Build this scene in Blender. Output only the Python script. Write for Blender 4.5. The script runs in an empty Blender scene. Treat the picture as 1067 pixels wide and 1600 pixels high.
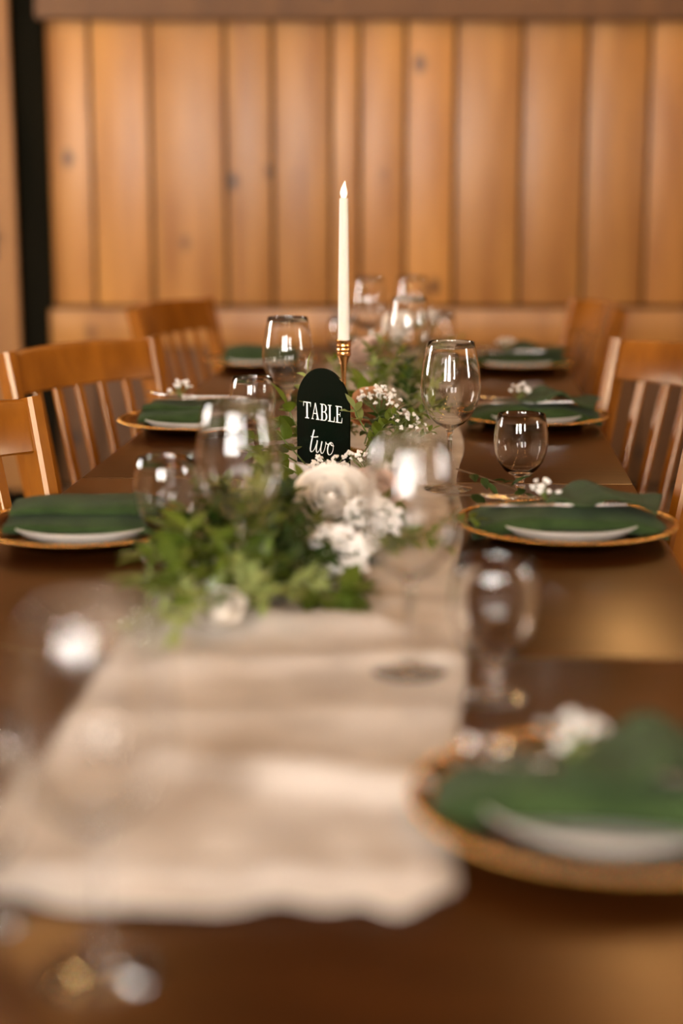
import bpy, bmesh, math, random
from mathutils import Vector, Matrix, Euler, noise

random.seed(7)
S = bpy.context.scene
C = S.collection

# ------------------------------------------------------------------ camera
cam = bpy.data.cameras.new('camera')
cam.sensor_fit = 'VERTICAL'
cam.sensor_height = 36.0
cam.sensor_width = 24.0
cam.lens = 2530.0 / 1600.0 * 36.0
cam.clip_start = 0.05
cam.dof.use_dof = True
cam.dof.focus_distance = 2.62
cam.dof.aperture_fstop = 1.45
cam.dof.aperture_blades = 0
cam_o = bpy.data.objects.new('camera', cam)
C.objects.link(cam_o)
cam_o.location = (0, 0, 1.23)
cam_o.rotation_euler = (math.radians(90 - 11.484), 0, 0)
S.camera = cam_o

# ------------------------------------------------------------------ world, exposure
W = bpy.data.worlds.new('world')
S.world = W
W.use_nodes = True
W.node_tree.nodes['Background'].inputs[0].default_value = (0.62, 0.72, 0.85, 1)
W.node_tree.nodes['Background'].inputs[1].default_value = 1.0
S.view_settings.view_transform = 'Standard'
S.view_settings.look = 'None'
S.view_settings.gamma = 1.0
S.view_settings.use_curve_mapping = False
S.view_settings.exposure = -1.05
S.cycles.use_denoising = True
S.cycles.max_bounces = 12
S.cycles.transmission_bounces = 11
S.cycles.transparent_max_bounces = 12
S.cycles.diffuse_bounces = 4
S.cycles.glossy_bounces = 6
S.cycles.sample_clamp_indirect = 20.0

WINDOW_L = 140.0       # radiance of the daylit window panes
BULB_L = 170.0        # radiance of the warm bulbs

# ------------------------------------------------------------------ helpers
MATS = {}


def nodes_of(m):
    m.use_nodes = True
    return m.node_tree.nodes, m.node_tree.links, m.node_tree.nodes['Principled BSDF']


def plain(name, col, rough=0.5, metal=0.0, **kw):
    m = bpy.data.materials.new(name)
    n, l, b = nodes_of(m)
    b.inputs['Base Color'].default_value = (*col, 1)
    b.inputs['Roughness'].default_value = rough
    b.inputs['Metallic'].default_value = metal
    for k, v in kw.items():
        b.inputs[k].default_value = v
    MATS[name] = m
    return m


def noisy(name, c1, c2, scale=(1, 1, 1), nscale=8.0, rough=0.5, bump=0.0, bscale=None, vary=0.0, detail=4.0,
          pos=(0.35, 0.68), coord='Object', metal=0.0, **kw):
    """two tone procedural material from stretched noise, with an offset of its own for each object"""
    m = plain(name, c1, rough, metal, **kw)
    n, l, b = nodes_of(m)
    tc = n.new('ShaderNodeTexCoord')
    oi = n.new('ShaderNodeObjectInfo')
    mp = n.new('ShaderNodeMapping')
    mp.inputs['Scale'].default_value = scale
    mul = n.new('ShaderNodeVectorMath'); mul.operation = 'SCALE'
    mul.inputs[0].default_value = (13.1, 7.7, 5.3)
    l.new(oi.outputs['Random'], mul.inputs['Scale'])
    l.new(mul.outputs[0], mp.inputs['Location'])
    l.new(tc.outputs[coord], mp.inputs['Vector'])
    nz = n.new('ShaderNodeTexNoise')
    nz.inputs['Scale'].default_value = nscale
    nz.inputs['Detail'].default_value = detail
    l.new(mp.outputs[0], nz.inputs['Vector'])
    cr = n.new('ShaderNodeValToRGB')
    cr.color_ramp.elements[0].position = pos[0]
    cr.color_ramp.elements[1].position = pos[1]
    cr.color_ramp.elements[0].color = (*c1, 1)
    cr.color_ramp.elements[1].color = (*c2, 1)
    l.new(nz.outputs['Fac'], cr.inputs['Fac'])
    out = cr.outputs['Color']
    if vary:
        mr = n.new('ShaderNodeMapRange')
        mr.inputs['To Min'].default_value = 1 - vary
        mr.inputs['To Max'].default_value = 1 + vary
        l.new(oi.outputs['Random'], mr.inputs['Value'])
        hv = n.new('ShaderNodeHueSaturation')
        l.new(mr.outputs[0], hv.inputs['Value'])
        l.new(out, hv.inputs['Color'])
        out = hv.outputs['Color']
    l.new(out, b.inputs['Base Color'])
    if bump:
        bp = n.new('ShaderNodeBump')
        bp.inputs['Strength'].default_value = bump
        bp.inputs['Distance'].default_value = 0.004
        src = nz
        if bscale:
            src = n.new('ShaderNodeTexNoise')
            src.inputs['Scale'].default_value = bscale
            src.inputs['Detail'].default_value = 3
            l.new(tc.outputs[coord], src.inputs['Vector'])
        l.new(src.outputs['Fac'], bp.inputs['Height'])
        l.new(bp.outputs[0], b.inputs['Normal'])
    return m


def knotty(name, c1, c2, knot, rough, vary):
    """pine board: long grain, a few dark knots"""
    m = noisy(name, c1, c2, scale=(1.0, 1.0, 0.16), nscale=9.0, rough=rough, vary=vary, bump=0.15, pos=(0.3, 0.72))
    n, l, b = nodes_of(m)
    src = b.inputs['Base Color'].links[0].from_socket
    mp = [x for x in n if x.type == 'MAPPING'][0]
    tc = [x for x in n if x.type == 'TEX_COORD'][0]
    mp2 = n.new('ShaderNodeMapping')
    mp2.inputs['Scale'].default_value = (1.0, 0.3, 0.62)
    l.new(mp.inputs['Location'].links[0].from_socket, mp2.inputs['Location'])
    l.new(tc.outputs['Object'], mp2.inputs['Vector'])
    vo = n.new('ShaderNodeTexVoronoi')
    vo.inputs['Scale'].default_value = 4.2
    l.new(mp2.outputs[0], vo.inputs['Vector'])
    cr = n.new('ShaderNodeValToRGB')
    cr.color_ramp.elements[0].position = 0.035
    cr.color_ramp.elements[0].color = (1, 1, 1, 1)
    cr.color_ramp.elements[1].position = 0.13
    cr.color_ramp.elements[1].color = (0, 0, 0, 1)
    l.new(vo.outputs['Distance'], cr.inputs['Fac'])
    mx = n.new('ShaderNodeMixRGB')
    l.new(cr.outputs['Color'], mx.inputs['Fac'])
    l.new(src, mx.inputs[1])
    mx.inputs[2].default_value = (*knot, 1)
    l.new(mx.outputs[0], b.inputs['Base Color'])
    return m


def glow(name, col, strength):
    m = bpy.data.materials.new(name)
    n, l, b = nodes_of(m)
    b.inputs['Base Color'].default_value = (*col, 1)
    b.inputs['Emission Color'].default_value = (*col, 1)
    b.inputs['Emission Strength'].default_value = strength
    MATS[name] = m
    return m


def link(name, me, parent=None, loc=None, rot=None, mtx=None):
    o = bpy.data.objects.new(name, me)
    C.objects.link(o)
    o.parent = parent
    if mtx is not None:
        o.matrix_local = mtx
    else:
        if loc is not None:
            o.location = loc
        if rot is not None:
            o.rotation_euler = rot
    return o


def tag(o, label, cat, group=None, kind=None):
    o['label'] = label
    if cat:
        o['category'] = cat
    if group:
        o['group'] = group
    if kind:
        o['kind'] = kind
    return o


def thing(name, label, cat, loc=(0, 0, 0), rz=0.0, group=None):
    o = link(name, None, None, loc, (0, 0, rz))
    o.empty_display_size = 0.05
    return tag(o, label, cat, group)


def finish(bm, mat, smooth=True, angle=None):
    me = bpy.data.meshes.new('mesh')
    bmesh.ops.recalc_face_normals(bm, faces=bm.faces)
    bm.to_mesh(me)
    bm.free()
    me.materials.append(MATS[mat] if isinstance(mat, str) else mat)
    if smooth:
        for p in me.polygons:
            p.use_smooth = True
        if angle:
            me.set_sharp_from_angle(angle=math.radians(angle))
    return me


def box_bm(bm, x0, x1, y0, y1, z0, z1, bev=0.0, seg=2):
    r = bmesh.ops.create_cube(bm, size=1.0)
    vs = r['verts']
    for v in vs:
        v.co = Vector(((x0 + x1) / 2 + v.co.x * (x1 - x0), (y0 + y1) / 2 + v.co.y * (y1 - y0), (z0 + z1) / 2 + v.co.z * (z1 - z0)))
    if bev:
        es = list({e for v in vs for e in v.link_edges})
        bmesh.ops.bevel(bm, geom=es, offset=bev, segments=seg, affect='EDGES', profile=0.6)
    return vs


def box(x0, x1, y0, y1, z0, z1, mat, bev=0.0, seg=2):
    bm = bmesh.new()
    box_bm(bm, x0, x1, y0, y1, z0, z1, bev, seg)
    return finish(bm, mat, bev > 0, 40)


def lathe_bm(bm, prof, seg=48, closed=False, ox=0, oy=0, oz=0):
    rings = []
    for r, z in prof:
        if r < 1e-6:
            rings.append([bm.verts.new((ox, oy, oz + z))])
        else:
            rings.append([bm.verts.new((ox + r * math.cos(2 * math.pi * i / seg), oy + r * math.sin(2 * math.pi * i / seg), oz + z)) for i in range(seg)])
    pairs = list(zip(rings[:-1], rings[1:]))
    if closed:
        pairs.append((rings[-1], rings[0]))
    for a, b in pairs:
        if len(a) == 1 and len(b) == 1:
            continue
        for i in range(seg):
            j = (i + 1) % seg
            if len(a) == 1:
                bm.faces.new((a[0], b[i], b[j]))
            elif len(b) == 1:
                bm.faces.new((a[i], b[0], a[j]))
            else:
                bm.faces.new((a[i], b[i], b[j], a[j]))


def lathe(prof, mat, seg=48, closed=False):
    bm = bmesh.new()
    lathe_bm(bm, prof, seg, closed)
    return finish(bm, mat, True, 50)


def tube_bm(bm, pts, rad, seg=6, caps=True):
    pts = [Vector(p) for p in pts]
    rads = rad if isinstance(rad, (list, tuple)) else [rad] * len(pts)
    rings = []
    up = Vector((0.13, 0.21, 0.97))
    for i, p in enumerate(pts):
        t = (pts[min(i + 1, len(pts) - 1)] - pts[max(i - 1, 0)]).normalized()
        a = t.cross(up)
        if a.length < 1e-3:
            a = t.cross(Vector((1, 0, 0)))
        a.normalize()
        b = t.cross(a)
        rings.append([bm.verts.new(p + rads[i] * (a * math.cos(2 * math.pi * k / seg) + b * math.sin(2 * math.pi * k / seg))) for k in range(seg)])
    for r0, r1 in zip(rings[:-1], rings[1:]):
        for k in range(seg):
            bm.faces.new((r0[k], r1[k], r1[(k + 1) % seg], r0[(k + 1) % seg]))
    if caps:
        bm.faces.new(rings[0])
        bm.faces.new(rings[-1])


def sweep_bm(bm, pts, w, d, side=Vector((1, 0, 0)), bev=0.0):
    """rectangular bar w (along side) x d swept along pts"""
    pts = [Vector(p) for p in pts]
    rings = []
    for i, p in enumerate(pts):
        t = (pts[min(i + 1, len(pts) - 1)] - pts[max(i - 1, 0)]).normalized()
        b = t.cross(side).normalized()
        a = b.cross(t).normalized()
        c = min(w, d) * 0.18
        prof = [(-w / 2 + c, -d / 2), (w / 2 - c, -d / 2), (w / 2, -d / 2 + c), (w / 2, d / 2 - c), (w / 2 - c, d / 2), (-w / 2 + c, d / 2), (-w / 2, d / 2 - c), (-w / 2, -d / 2 + c)]
        rings.append([bm.verts.new(p + a * x + b * y) for x, y in prof])
    k = len(rings[0])
    for r0, r1 in zip(rings[:-1], rings[1:]):
        for i in range(k):
            bm.faces.new((r0[i], r1[i], r1[(i + 1) % k], r0[(i + 1) % k]))
    bm.faces.new(rings[0])
    bm.faces.new(rings[-1])


def grid_mesh(fn, nu, nv, mat, thick=0.0, smooth=True):
    """surface fn(s,t) s,t in 0..1, given a real thickness downwards"""
    bm = bmesh.new()
    top = [[bm.verts.new(fn(i / nu, j / nv)) for i in range(nu + 1)] for j in range(nv + 1)]
    for j in range(nv):
        for i in range(nu):
            bm.faces.new((top[j][i], top[j][i + 1], top[j + 1][i + 1], top[j + 1][i]))
    if thick:
        bot = [[bm.verts.new(v.co - Vector((0, 0, thick))) for v in row] for row in top]
        for j in range(nv):
            for i in range(nu):
                bm.faces.new((bot[j][i], bot[j + 1][i], bot[j + 1][i + 1], bot[j][i + 1]))
        for i in range(nu):
            bm.faces.new((top[0][i], bot[0][i], bot[0][i + 1], top[0][i + 1]))
            bm.faces.new((top[nv][i], top[nv][i + 1], bot[nv][i + 1], bot[nv][i]))
        for j in range(nv):
            bm.faces.new((top[j][0], top[j + 1][0], bot[j + 1][0], bot[j][0]))
            bm.faces.new((top[j][nu], bot[j][nu], bot[j + 1][nu], top[j + 1][nu]))
    return finish(bm, mat, smooth, 60)


def copy_tree(o, parent=None):
    c = o.copy()
    C.objects.link(c)
    c.parent = parent
    for ch in list(o.children):
        copy_tree(ch, c)
    return c


# ------------------------------------------------------------------ materials
knotty('pine', (0.29, 0.112, 0.020), (0.47, 0.215, 0.048), (0.05, 0.022, 0.010), 0.36, 0.14)
knotty('pine_beam', (0.085, 0.034, 0.008), (0.14, 0.06, 0.015), (0.03, 0.014, 0.006), 0.65, 0.08)
knotty('pine_rail', (0.20, 0.082, 0.018), (0.32, 0.145, 0.036), (0.05, 0.022, 0.010), 0.55, 0.08)
noisy('backing_gap_shade', (0.006, 0.006, 0.003), (0.012, 0.010, 0.005), scale=(1, 1, .2), nscale=8, rough=.8, **{'Specular IOR Level': .1})  # dark backing wood, also used to paint the shade of the gap by the door
noisy('wall_wood', (0.2516, 0.1628, 0.0888), (0.3404, 0.2294, 0.1332), scale=(4, 4, .3), nscale=4, rough=.7)
noisy('ceiling_wood', (0.0370, 0.0192, 0.0089), (0.0666, 0.0333, 0.0148), scale=(4, .3, 1), nscale=5, rough=.7)
noisy('floor_wood', (0.1850, 0.1110, 0.0629), (0.2738, 0.1739, 0.1036), scale=(4, .4, 1), nscale=4, rough=.45, vary=.12)
noisy('table_wood', (0.020, 0.0058, 0.0011), (0.040, 0.0118, 0.0023), scale=(1.2, 9, 1), nscale=6, rough=.28, bump=.05, **{'Specular IOR Level': .36, 'Specular Tint': (1.0, .54, .20, 1)})
noisy('chair_wood', (0.165, 0.050, 0.0035), (0.25, 0.082, 0.007), scale=(3, 3, 1.0), nscale=6, rough=.25, vary=.08, **{'Specular Tint': (1.0, .80, .58, 1)})
plain('gold', (0.92, 0.50, 0.20), 0.16, 1.0)
noisy('charger_gold', (0.17, 0.07, 0.016), (0.28, 0.125, 0.03), nscale=60, rough=.24, metal=1.0)
plain('charger_rim', (0.55, 0.29, 0.08), 0.24, 1.0)
plain('silver', (0.80, 0.76, 0.72), 0.18, 1.0)
plain('porcelain', (0.5920, 0.5476, 0.4884), 0.12)
noisy('napkin', (0.019, 0.036, 0.009), (0.031, 0.055, 0.015), nscale=30, rough=.85, bump=.5, bscale=900, **{'Specular IOR Level': .12})
MATS['napkin'].node_tree.nodes['Principled BSDF'].inputs['Sheen Weight'].default_value = .05
noisy('runner_cloth', (0.38, 0.33, 0.29), (0.51, 0.455, 0.405), nscale=14, rough=.9, bump=.5, bscale=700)
plain('candle_wax', (0.6364, 0.5920, 0.5180), 0.45, **{'Subsurface Weight': 0.3, 'Subsurface Scale': 0.01})
glow('flame_tip', (1.0, 0.90, 0.74), 1.5)
plain('sign_black', (0.0008, 0.0035, 0.0016), 0.2, **{'Specular IOR Level': .15})
plain('sign_print', (0.88, 0.88, 0.85), 0.6)
noisy('sign_base', (0.4588, 0.3700, 0.3182), (0.5476, 0.4662, 0.4144), nscale=20, rough=.5)
plain('black_iron', (0.03, 0.05, 0.055), 0.35, 0.8)
plain('window_white', (0.7, 0.68, 0.63), 0.5)
glow('daylight_pane', (1.0, 0.945, 0.875), WINDOW_L)
glow('bulb_glass', (1.0, 0.56, 0.20), BULB_L)
plain('cable', (0.01, 0.01, 0.01), 0.6)


def glassmat(name, ior, col=(1, 1, 1)):
    m = bpy.data.materials.new(name)
    m.use_nodes = True
    n, l = m.node_tree.nodes, m.node_tree.links
    n.remove(n['Principled BSDF'])
    g = n.new('ShaderNodeBsdfGlass')
    g.inputs['IOR'].default_value = ior
    g.inputs['Roughness'].default_value = 0.0
    g.inputs['Color'].default_value = (*col, 1)
    l.new(g.outputs[0], n['Material Output'].inputs['Surface'])
    MATS[name] = m


glassmat('clear_glass', 1.48)


def leafmat(name, c1, c2, trans=0.35):
    m = noisy(name, c1, c2, nscale=25, rough=.42, vary=.22)
    n, l, b = nodes_of(m)
    tr = n.new('ShaderNodeBsdfTranslucent')
    f = (1.5, 1.4, 1.0) if c2[0] < .5 else (1.0, 1.0, 1.0)
    tr.inputs['Color'].default_value = (c2[0] * f[0], c2[1] * f[1], c2[2] * f[2], 1)
    mx = n.new('ShaderNodeMixShader')
    mx.inputs[0].default_value = trans
    l.new(b.outputs[0], mx.inputs[1])
    l.new(tr.outputs[0], mx.inputs[2])
    l.new(mx.outputs[0], n['Material Output'].inputs['Surface'])


leafmat('leaf_mid', (0.0555, 0.0925, 0.0074), (0.1036, 0.1480, 0.0148))
leafmat('leaf_dark', (0.0148, 0.0370, 0.0059), (0.0311, 0.0629, 0.0104))
leafmat('leaf_pale', (0.1924, 0.2442, 0.0740), (0.2812, 0.3330, 0.1258))
leafmat('petal_white', (0.86, 0.80, 0.73), (0.90, 0.86, 0.80), .14)
leafmat('petal_blush', (0.5920, 0.4292, 0.3404), (0.6364, 0.4884, 0.3996), .25)
leafmat('petal_peach', (0.5328, 0.2738, 0.1332), (0.5920, 0.3404, 0.1850), .25)
plain('blossom', (0.80, 0.78, 0.75), .6)
plain('stem_green', (0.11, 0.15, 0.03), .6)
plain('stem_brown', (0.10, 0.055, 0.02), .6)

# ------------------------------------------------------------------ room
XL, XR, YB, YF, ZC = -3.4, 3.4, -1.6, 6.62, 3.2


def struct(o):
    o['kind'] = 'structure'
    return o


floor = struct(link('floor', box(XL - .2, XR + .2, YB - .2, YF + .4, -.12, -.02, 'backing_gap_shade')))
pm = box(-.084, .084, -1.2, 1.2, -.019, 0, 'floor_wood', .003, 1)
k = 0
for i in range(40):
    for j in range(6):
        y = YB + 1.2 + j * 2.4 - (1.1 if i % 2 else 0)
        x = XL + .085 + i * .171
        if y > YF - .9 or x > XR - .08:
            continue
        link('floor_plank', pm, floor, (x, y, 0))
struct(link('ceiling', box(XL - .2, XR + .2, YB - .2, YF + .4, ZC, ZC + .1, 'ceiling_wood')))

# far wall: backing, planks, head beam, rail, lower boards
WY = 6.5
wf = struct(link('wall_far', box(XL, XR, WY + .03, WY + .12, 0, ZC, 'backing_gap_shade')))


def wall_x(px):      # a board edge measured on the wall line, in metres
    return (px - 533.5) / 2530.0 * 6.45


edges = [82, 149, 240, 355, 428, 518, 562, 632, 708, 810, 909, 1005, 1102, 1196, 1300, 1395, 1500, 1590, 1690, 1780, 1880]
for a, b in zip(edges[:-1], edges[1:]):
    x0, x1 = wall_x(a) + .007, min(wall_x(b) - .007, XR)
    z0, z1 = .752, 2.06
    w = x1 - x0
    link('plank', box(-w / 2, w / 2, -.014, .014, z0, z1, 'pine', .005, 2), wf, ((x0 + x1) / 2, WY + .02 + random.uniform(-.003, .003), 0))
    link('plank', box(-w / 2, w / 2, -.014, .014, 2.30, ZC, 'pine_beam', .005, 2), wf, ((x0 + x1) / 2, WY + .02, 0))
    link('plank', box(-w / 2, w / 2, -.014, .014, .02, .585, 'pine_beam', .005, 2), wf, ((x0 + x1) / 2, WY + .035, 0))
x0 = wall_x(78)
bm_ = box(-(XR - x0) / 2, (XR - x0) / 2, -.11, .03, 1.842, 2.16, 'pine_beam', .008)
struct(link('trim_1', bm_, None, ((XR + x0) / 2, WY - .01, 0)))
struct(link('trim_2', box(-(XR - x0) / 2, (XR - x0) / 2, -.02, .03, .592, .738, 'pine', .006), None, ((XR + x0) / 2, WY - .01, 0)))
struct(link('gap_shade_strip', box(wall_x(34), wall_x(80), WY + .0, WY + .08, 0, ZC, 'backing_gap_shade')))  # near-black strip standing in for the deep shade of an open gap
# left leaf of the wall: a boarded door standing a little proud
d1 = struct(link('door_1', box(XL, wall_x(38), WY - .13, WY - .10, 0.02, ZC, 'backing_gap_shade')))
xe = wall_x(42)
for i in range(8):
    w = .235
    link('plank', box(-w / 2 + .003, w / 2 - .003, -.015, .015, .03, ZC - .02, 'pine_rail', .005, 2), d1, (xe - w / 2 - i * w, WY - .145, 0))
# iron latch on it
lt = link('latch', None, d1, (wall_x(-2), WY - .165, 1.035))
bm = bmesh.new(); lathe_bm(bm, [(0, .055), (.02, .05), (.034, .03), (.036, .01), (.03, 0), (0, 0)], 20)
bmesh.ops.rotate(bm, verts=bm.verts, matrix=Matrix.Rotation(math.radians(90), 3, 'X'))
link('knob', finish(bm, 'black_iron'), lt)
link('plate_iron', box(-.03, .03, -.004, .004, -.10, .10, 'black_iron', .003), lt)

# side and back walls with daylit windows


def wall_with_windows(name, axis, at, lo, hi, wins, thick):
    """wins: (a0,a1,z0,z1)"""
    bm = bmesh.new()
    cuts = sorted(wins)
    cur = lo

    def put(a0, a1, z0, z1):
        if a1 - a0 < 1e-4:
            return
        if axis == 'x':
            box_bm(bm, a0, a1, min(at, at + thick), max(at, at + thick), z0, z1)
        else:
            box_bm(bm, min(at, at + thick), max(at, at + thick), a0, a1, z0, z1)
    for a0, a1, z0, z1 in cuts:
        put(cur, a0, 0, ZC)
        put(a0, a1, 0, z0)
        put(a0, a1, z1, ZC)
        cur = a1
    put(cur, hi, 0, ZC)
    return struct(link(name, finish(bm, 'wall_wood', False)))


wn = 0


def window(axis, at, a0, a1, z0, z1, thick, cols, rows):
    global wn
    wn += 1

    def bx(p0, p1, q0, q1, o0, o1, mat):
        lo, hi = min(at + thick * o0, at + thick * o1), max(at + thick * o0, at + thick * o1)
        return box(p0, p1, lo, hi, q0, q1, mat) if axis == 'x' else box(lo, hi, p0, p1, q0, q1, mat)
    bm = bmesh.new()
    lo, hi = min(at + thick * .3, at + thick * .7), max(at + thick * .3, at + thick * .7)
    f = .05
    for p0, p1, q0, q1 in ((a0, a0 + f, z0, z1), (a1 - f, a1, z0, z1), (a0 + f, a1 - f, z0, z0 + f), (a0 + f, a1 - f, z1 - f, z1)):
        if axis == 'x':
            box_bm(bm, p0, p1, lo, hi, q0, q1)
        else:
            box_bm(bm, lo, hi, p0, p1, q0, q1)
    w = struct(link('window_%d' % wn, finish(bm, 'window_white', False)))
    cw, ch = (a1 - a0 - 2 * f) / cols, (z1 - z0 - 2 * f) / rows
    for i in range(cols):
        for j in range(rows):
            p0, q0 = a0 + f + i * cw, z0 + f + j * ch
            link('pane', bx(p0 + .012, p0 + cw - .012, q0 + .012, q0 + ch - .012, .48, .55, 'daylight_pane'), w)
    for i in range(1, cols):
        p = a0 + f + i * cw
        link('mullion', bx(p - .012, p + .012, z0 + f, z1 - f, .35, .6, 'window_white'), w)
    for j in range(1, rows):
        q = z0 + f + j * ch
        link('mullion', bx(a0 + f, a1 - f, q - .012, q + .012, .40, .58, 'window_white'), w)
    return w


wb = [(-2.1, -1.4, 1.1, 2.2), (-.95, -.15, 1.1, 2.2), (.75, 1.2, 1.3, 2.1)]
wall_with_windows('wall_back', 'x', YB, XL, XR, wb, -.15)
for a in wb:
    window('x', YB, *a, -.15, 2, 2)
wl = [(3.5, 4.3, 1.0, 2.1)]
wall_with_windows('wall_left', 'y', XL, YB, YF, wl, -.15)
for a in wl:
    window('y', XL, *a, -.15, 2, 2)
wr = [(1.2, 1.7, 1.1, 1.9)]
wall_with_windows('wall_right', 'y', XR, YB, YF, wr, .15)
for a in wr:
    window('y', XR, *a, .15, 2, 2)

# festoon of warm bulbs under the ceiling
bulb_me = lathe([(0, -.085), (.024, -.080), (.045, -.064), (.058, -.040), (.060, -.018), (.050, .010), (.030, .030), (.014, .042), (0, .042)], 'bulb_glass', 16)
cap_me = lathe([(0, .04), (.014, .04), (.014, .075), (.006, .085), (0, .085)], 'cable', 12)
FEST = [((.7, -1.3, 2.5), (1.3, 5.6, 2.6), 9, 'right'), ((-1.3, -1.3, 2.6), (-.9, 5.2, 2.7), 8, 'left')]
for (p, q, n, sd) in FEST:
    t = thing('string_lights', 'festoon string of warm globe bulbs hung above the %s of the table' % sd, 'string lights', p)
    P, Q = Vector(p), Vector(q)
    pts = []
    for i in range(41):
        s = i / 40
        pts.append((Q - P) * s + Vector((0, 0, .16 - .10 * abs(math.sin(s * n * math.pi)) ** 1)))
    bm = bmesh.new(); tube_bm(bm, pts, .005, 6)
    link('cable', finish(bm, 'cable'), t)
    for i in range(n):
        s = (i + .5) / n
        b = link('bulb', bulb_me, t, (Q - P) * s + Vector((0, 0, -.02)))
        link('socket', cap_me, b)

# ------------------------------------------------------------------ the table
YAW = math.radians(-4.176)
TZ = 0.75


def tw(u, v, z=TZ):
    """table coordinates (across, along) to world"""
    c, s = math.cos(-YAW), math.sin(-YAW)
    return Vector((u * c + v * s, -u * s + v * c, z))


UL, UR, UC = -.625, .285, -.17
table = thing('dining_table', 'long dark brown polished wooden dining table made of jointed leaves', 'table', (0, 0, 0), YAW)
seams = [-.35, .633, 1.624, 2.615, 3.605, 4.72]
for a, b in zip(seams[:-1], seams[1:]):
    L = b - a - .005
    link('table_leaf', box(UL, UR, -L / 2, L / 2, TZ - .028, TZ, 'table_wood', .0035, 2), table, (0, (a + b) / 2, 0))
link('apron', box(UL + .07, UL + .095, -.25, 4.62, TZ - .12, TZ - .029, 'table_wood', .002), table)
link('apron', box(UR - .095, UR - .07, -.25, 4.62, TZ - .12, TZ - .029, 'table_wood', .002), table)
link('apron', box(UL + .095, UR - .095, 4.60, 4.62, TZ - .12, TZ - .029, 'table_wood', .002), table)
legm = box(-.04, .04, -.04, .04, 0, TZ - .029, 'table_wood', .006)
for v in (-.2, 1.70, 3.85):
    for u in (UC - .10, UC + .10):
        link('leg', legm, table, (u, v, 0))

# ------------------------------------------------------------------ runner
RU0, RU1, RV0, RV1 = -.352, .004, 1.0, 4.45


def runner_fn(s, t):
    t2 = t ** 1.6
    v = RV0 + (RV1 - RV0) * t2
    u = RU0 + (RU1 - RU0) * s
    # rounded, pulled corners at the near end
    e = max(0, 1 - (v - RV0) / .16)
    c = abs(s - .5) * 2
    v += .055 * e * max(0, (c - .72) / .28) ** 2
    v += .010 * math.sin(s * 9 + 1) * e
    u += .008 * math.sin(v * 9) * (s - .2)
    h = .0035

    def ridge(v0, slope, w, a, s0=-1, s1=2):
        m = max(0, min(1, (s - s0) / .15)) * max(0, min(1, (s1 - s) / .15))
        x = (v - (v0 + slope * (s - .5))) / w
        return a * m * math.exp(-x * x)
    h += ridge(1.245, -.10, .020, .022, .22, 1.1)
    h += ridge(1.40, .03, .030, .008)
    h += ridge(1.56, .06, .022, .013)
    h += ridge(1.70, .0, .025, .018, .1, .9)
    h += ridge(1.05, .02, .018, .007)
    h += .006 * max(0, noise.noise(Vector((u * 9, v * 7, 3.1)))) + .004 * max(0, noise.noise(Vector((u * 26, v * 20, 1.7))))
    # gathers along the near hem
    h += .005 * e * (0.5 + .5 * math.sin(s * 34 + 2 * math.sin(s * 7)))
    edge = min(1, min(s, 1 - s) / .05)
    h = .0028 + (h - .0028) * (.35 + .65 * edge)
    return Vector((u, v, TZ + h))


rn = link('table_runner', grid_mesh(runner_fn, 60, 240, 'runner_cloth', .0022), None, (0, 0, 0), (0, 0, YAW))
tag(rn, 'crinkled cream gauze table runner laid down the middle of the table', 'table runner')

# ------------------------------------------------------------------ chairs


def back_y(z):      # rake of the back
    return -.19 - max(0, z - .45) * .235


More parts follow.
